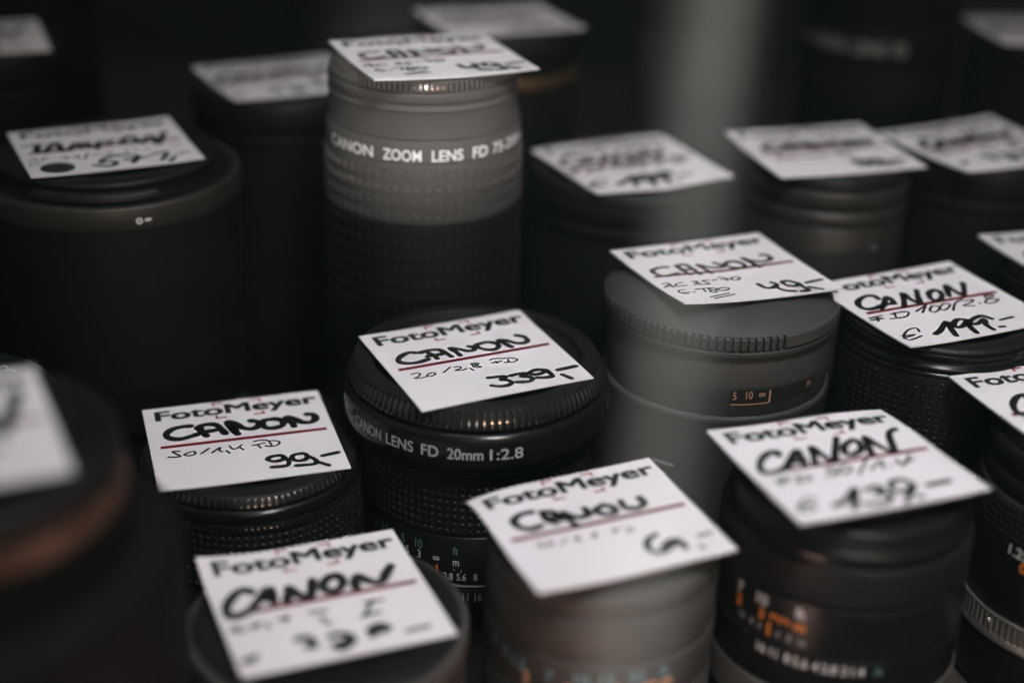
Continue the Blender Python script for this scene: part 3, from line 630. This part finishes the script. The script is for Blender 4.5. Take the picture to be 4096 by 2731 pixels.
# --- R: lens at the right edge with the knurled silver ring
Rr = lens("black lens at the right edge with a knurled silver ring and a screw in it", 158.0, 349.0)
part("lens_cap", Rr, (lathe, [(.01, 76.8), (21, 76.8), (21.6, 78.2), (26.6, 78.2), (27.4, 77.4), (27.4, 74.2), (26.6, 74)], PLASTIC))
part("front_ring", Rr, (lathe, [(26.6, 74.2), (28.6, 73.8), (29, 73), (29, 68), (28.2, 67.6), (28.2, 66.2), (29, 65.8), (29, 61), (28.4, 60.6)], BLACK))
part("focus_ring", Rr, (lathe, [(28.4, 60.8), (30.0, 60.3), (30.0, 52), (29.4, 51.6)], RUBBER), (studs, 30.0, 59, 2.0, 4, 96, 1.2, 1.2, .4, RUBBER))
part("distance_scale_ring", Rr, (lathe, [(29.4, 51.8), (30.4, 51.4), (30.4, 27.4), (29.8, 27.1)], BLACK),
     (ring_text, "1.25", 30.4, 48.0, -52.5, 3.1, WHITE, {'squeeze': .95, 'bold': .01}), (ring_text, "0.4", 30.4, 44.4, -46.0, 3.1, ORANGE, {'squeeze': .95, 'bold': .01}),
     (ring_text, "1.5", 30.4, 48.0, -38, 3.1, WHITE, {'squeeze': .95}), (ring_text, "0.5", 30.4, 44.4, -34, 3.1, ORANGE, {'squeeze': .95}))
cr_ = part("chrome_mount_ring", Rr, (lathe, [(29.8, 27.3), (31.0, 27.0), (31.0, 26.4), (30.5, 26.2), (30.5, 21.2), (31.0, 21.0), (31.2, 19.0), (30.4, 18.7)], CHROME), (knurl, 31.0, 26.3, 21.1, CHROME, 104, .5, None, .15))
sb = MB()
def screw(mb, r, z, ang):
    a = R(ang); ctr = Vector((r * math.sin(a), -r * math.cos(a), z)); n_ = Vector((math.sin(a), -math.cos(a), 0)); t_ = Vector((math.cos(a), math.sin(a), 0)); up = Vector((0, 0, 1))
    V = []
    for rr, d in ((.95, .1), (.8, .35), (.45, .35), (.4, .1)):
        for k in range(16):
            V.append((ctr + n_ * d + t_ * rr * math.cos(k * math.pi / 8) + up * rr * math.sin(k * math.pi / 8)) * MM)
    F = [(j * 16 + k, j * 16 + (k + 1) % 16, (j + 1) * 16 + (k + 1) % 16, (j + 1) * 16 + k) for j in range(3) for k in range(16)]
    F.append(tuple(48 + k for k in range(16)))
    mb.add(V, F, CHROME)
screw(sb, 31.0, 24.2, -61.5); sb.build("screw", cr_)
sb = MB(); screw(sb, 27.5, 81.0, 29.3); sb.build("screw", [o for o in Lq.children if o.name.startswith("focus_ring")][0])
part("rear_cap", Rr, (lathe, [(30.4, 18.9), (30.6, 18.4), (30.2, 2), (29, 0), (.01, 0)], GLOSS))

# --- S: tall lens at the left front corner, out of focus
Sl = lens("large black lens with a copper band at the left front corner", -113.0, 257.0)
part("lens_cap", Sl, (lathe, [(.01, 112.0), (30, 112.0), (30.6, 112.8), (34.6, 112.8), (35.4, 112.0), (35.4, 107), (34.4, 106.6)], PLASTIC))
part("copper_band", Sl, (lathe, [(34.2, 106.9), (35.8, 106.4), (35.8, 101.2), (34.6, 100.8)], ORANGEBAND))
part("lens_hood", Sl, (lathe, [(34.6, 101), (35.8, 100.7), (36.4, 90), (44.6, 88.8), (46, 87), (46, 51), (44.8, 50.6)], DEEP))
part("barrel", Sl, (lathe, [(38.2, 52), (38.2, 10), (37.2, 9.7)], BROWNBLACK))
part("rear_cap", Sl, (lathe, [(33, 9.9), (33, .6), (32.2, 0), (.01, 0)], PLASTIC))

# --- W: uncapped lens behind it
Wl = lens("uncapped black lens with white lettering round its front glass, at the left edge", -151.0, 340.0)
part("front_ring", Wl, (lathe, [(24, 72.4), (25, 74.4), (30.6, 75.4), (31.4, 77.0), (32.6, 77.0), (33, 76.4), (33, 62), (32.2, 61.6)], BLACK))
def face_text(mb, s, r, z, ang0, h, mat):
    vs_, fs_ = glyphs(s, 0.0)
    V = []
    for x, y in vs_:
        a = R(ang0) + x * h / r
        rr = r + y * h
        V.append((rr * MM * math.sin(a), rr * MM * math.cos(a), z * MM + (rr - 25) / 5.6 * 1.0 * MM))
    mb.add(V, fs_, mat)
part("name_plate", Wl, (face_text, "CANON ZOOM LENS", 26.4, 74.75, 17, 2.6, WHITEBRIGHT))
part("front_glass", Wl, (lathe, [(.01, 75.2), (8, 74.8), (15, 73.8), (20, 72.4), (24.2, 70.6)], GLASS, {'c': 0}))
part("barrel", Wl, (lathe, [(32.2, 61.8), (32.6, 61.4), (32.6, 10), (31.6, 9.7)], BLACK))
part("rear_cap", Wl, (lathe, [(30.4, 9.9), (30.4, .6), (29.6, 0), (.01, 0)], PLASTIC))

# --- tall lenses at the back, the two grey ones added for pale reflections
Y = lens("added grey barrel for a pale reflection streak, right of the centre", 73.0, 616.0)
part("barrel", Y, (lathe, [(.01, 262), (23, 262), (25, 260), (25, 150), (24.4, 149.6)], STREAKGREY)); part("added_barrel_collar", Y, (lathe, [(24.4, 149.8), (25.4, 149.4), (25.4, 120), (24.4, 119.6)], STREAKGREY))
part("mount_ring", Y, (lathe, [(24.4, 119.8), (24.8, 119.4), (24.8, .4), (24, 0), (.01, 0)], STREAKGREY))  # ring of the added streak barrel
Z = lens("tall black lens with a white lettered ring at the back right", 145.0, 601.0)
part("barrel", Z, (lathe, [(.01, 240), (29, 240), (31, 238), (31, 128.5), (30.4, 128.1)], DEEP))
part("name_ring", Z, (lathe, [(30.4, 128.3), (31.2, 127.9), (31.2, 114), (30.4, 113.6)], DEEP),
     *[(ring_text, s, 31.2, 120.5, a, 5.2, WHITEDIM, {'arc': w, 'bold': .02}) for s, a, w in (("CANON", -52, 30), ("LENS", -20, 23), ("FD", 1.5, 10), ("300mm", -82, 24))])
part("mount_ring", Z, (lathe, [(30.4, 113.8), (30.8, 113.4), (30.8, .4), (30, 0), (.01, 0)], DEEP))
X = lens("added grey barrel for a hazy reflection, left of the tall zoom lens's tag", -60.0, 632.0)
part("barrel", X, (lathe, [(.01, 235), (31, 235), (33, 233), (33, 90), (32.4, 89.6)], GREYDARK)); part("mount_ring", X, (lathe, [(32.4, 89.8), (32.8, 89.4), (32.8, .4), (32, 0), (.01, 0)], GREYDARK))  # both parts belong to the added barrel

# ---------------------------------------------------------------- tags
price_tag("white tag priced 339,- on the wide lens in the middle", (-10.8, 383.3, 74.3), (26.6, .1, .7), INK['A'])
price_tag("white tag priced 99,- with bold marker, on the short knurled lens", (-75.5, 371.3, 52.2), (18.5, 0, .1), INK['B'])
price_tag("white tag priced 139.- with one corner bent down, on the lens with orange scales", (83.3, 323.6, 77.9), (20.6, .4, -1.5), INK['C'], curl=((1, 0, -1.0, .38), (1, 1, .6, .5)))
price_tag("white tag priced 49,- on the matte grey ribbed lens", (62.1, 411.3, 92.2), (22.9, .6, -.8), INK['E'], curl=((0, 1, 1.6, .8), (.5, .5, -.5, .6)))
price_tag("bright blurred tag priced 69,- on the grey lens in front", (22.7, 316.4, 62.3), (22.5, -1.7, -.7), INK['F'], curl=((0, 0, -1.6, .30), (0, 1, .8, .5)))
price_tag("strongly blurred tag with a three figure price, on the low lens with a pale rim", (-44.1, 302.2, 47.1), (23.9, 1.5, .9), INK['G'], curl=((0, 0, 2.0, .4),))
price_tag("tag on top of the tall zoom lens", (-27.6, 453.2, 142.9), (23.1, .1, .7), INK['E'], shift=(.01, -.03), curl=((1, 0, -1.2, .6), (0, 1, 1.2, .6)), bold=1.2)
price_tag("tag with a dark round sticker, on the broad black lens", (-130.2, 449.3, 111.8), (25.8, -.2, -.5), INK['I'], sticker=(.17, .86, .098))
price_tag("white tag priced 199.- on the lens with a studded grip", (122.5, 402.7, 87.3), (24.9, 0, 0), INK['D'])
price_tag("blurred tag on the dark lens right of the tall zoom", (38.4, 484.7, 100.2), (26.6, .2, 1.1), INK['D'], shift=(-.02, -.03), curl=((.5, 1, -1.0, .6),), bold=1.2)
price_tag("blurred tag on the brownish lens, left one of the touching pair at the back", (103.1, 486.3, 106.3), (15.7, -.8, .6), INK['B'], shift=(.0, .02), ink_scale=.92, bold=1.2)
price_tag("blurred tag at the right edge, right one of the touching pair at the back", (159.4, 497.9, 106.5), (26.7, 0, 0), INK['G'], shift=(.02, -.04), ink_scale=.94, bold=1.2)
price_tag("blurred tag furthest back, on the lens with the brass band", (-9.3, 561.3, 129.8), (22.4, .2, -.4), INK['A'], bold=1.2)
price_tag("dim tag half hidden behind the tall zoom lens", (-85.3, 524.5, 115.0), (29.0, 0, 0), INK['G'], shift=(.0, -.02), bold=1.2)
price_tag("dim tag cut by the left picture edge at the back", (-199.0, 530.0, 124.0), (23.1, 0, 0), INK['C'], bold=1.2)
price_tag("dim tag with an orange smudge in the back right corner", (204.0, 583.5, 127.3), (7.6, 0, 0), INK['I'], sticker=(.42, .74, .10), sticker_mat=SMUDGE, bold=1.2)
price_tag("tag corner at the right edge behind the tag priced 199.-", (181.3, 437.5, 90.0), (20.0, 0, 0), INK['A'])
price_tag("tag cut by the right picture edge, on the lens with the silver ring", (153.4, 356.6, 79.2), (21.0, 0, 0), INK['C'], shift=(.03, .01))
price_tag("very blurred tag at the left edge, on the lens with the copper band", (-116.6, 256.5, 114.0), (25.8, 0, 0), [(3.0, [[(.90, .24), (.86, .40), (.80, .58)], [(.70, .26), (.75, .42), (.80, .58)]]), (2.4, [[(.55, .25), (.52, .55)]]), (1.0, [[(.5, .72), (.65, .69), (.8, .72)]])])
price_tag("tag corner in the far top left of the picture", (-210.0, 606.0, 139.0), (20.0, 0, 0), INK['B'])

# ---------------------------------------------------------------- added hazy air that makes the streak beam visible
mb = MB()
x0, x1, y0, y1, z0, z1 = -1.15, 1.15, -0.9, 0.97, -1.0, 1.05
mb.add([(x0, y0, z0), (x1, y0, z0), (x1, y1, z0), (x0, y1, z0), (x0, y0, z1), (x1, y0, z1), (x1, y1, z1), (x0, y1, z1)],
       [(3, 2, 1, 0), (4, 5, 6, 7), (0, 1, 5, 4), (1, 2, 6, 5), (2, 3, 7, 6), (3, 0, 4, 7)], ADDEDHAZE)
hz = mb.build("added_haze", None, smooth=False); hz["kind"] = "stuff"
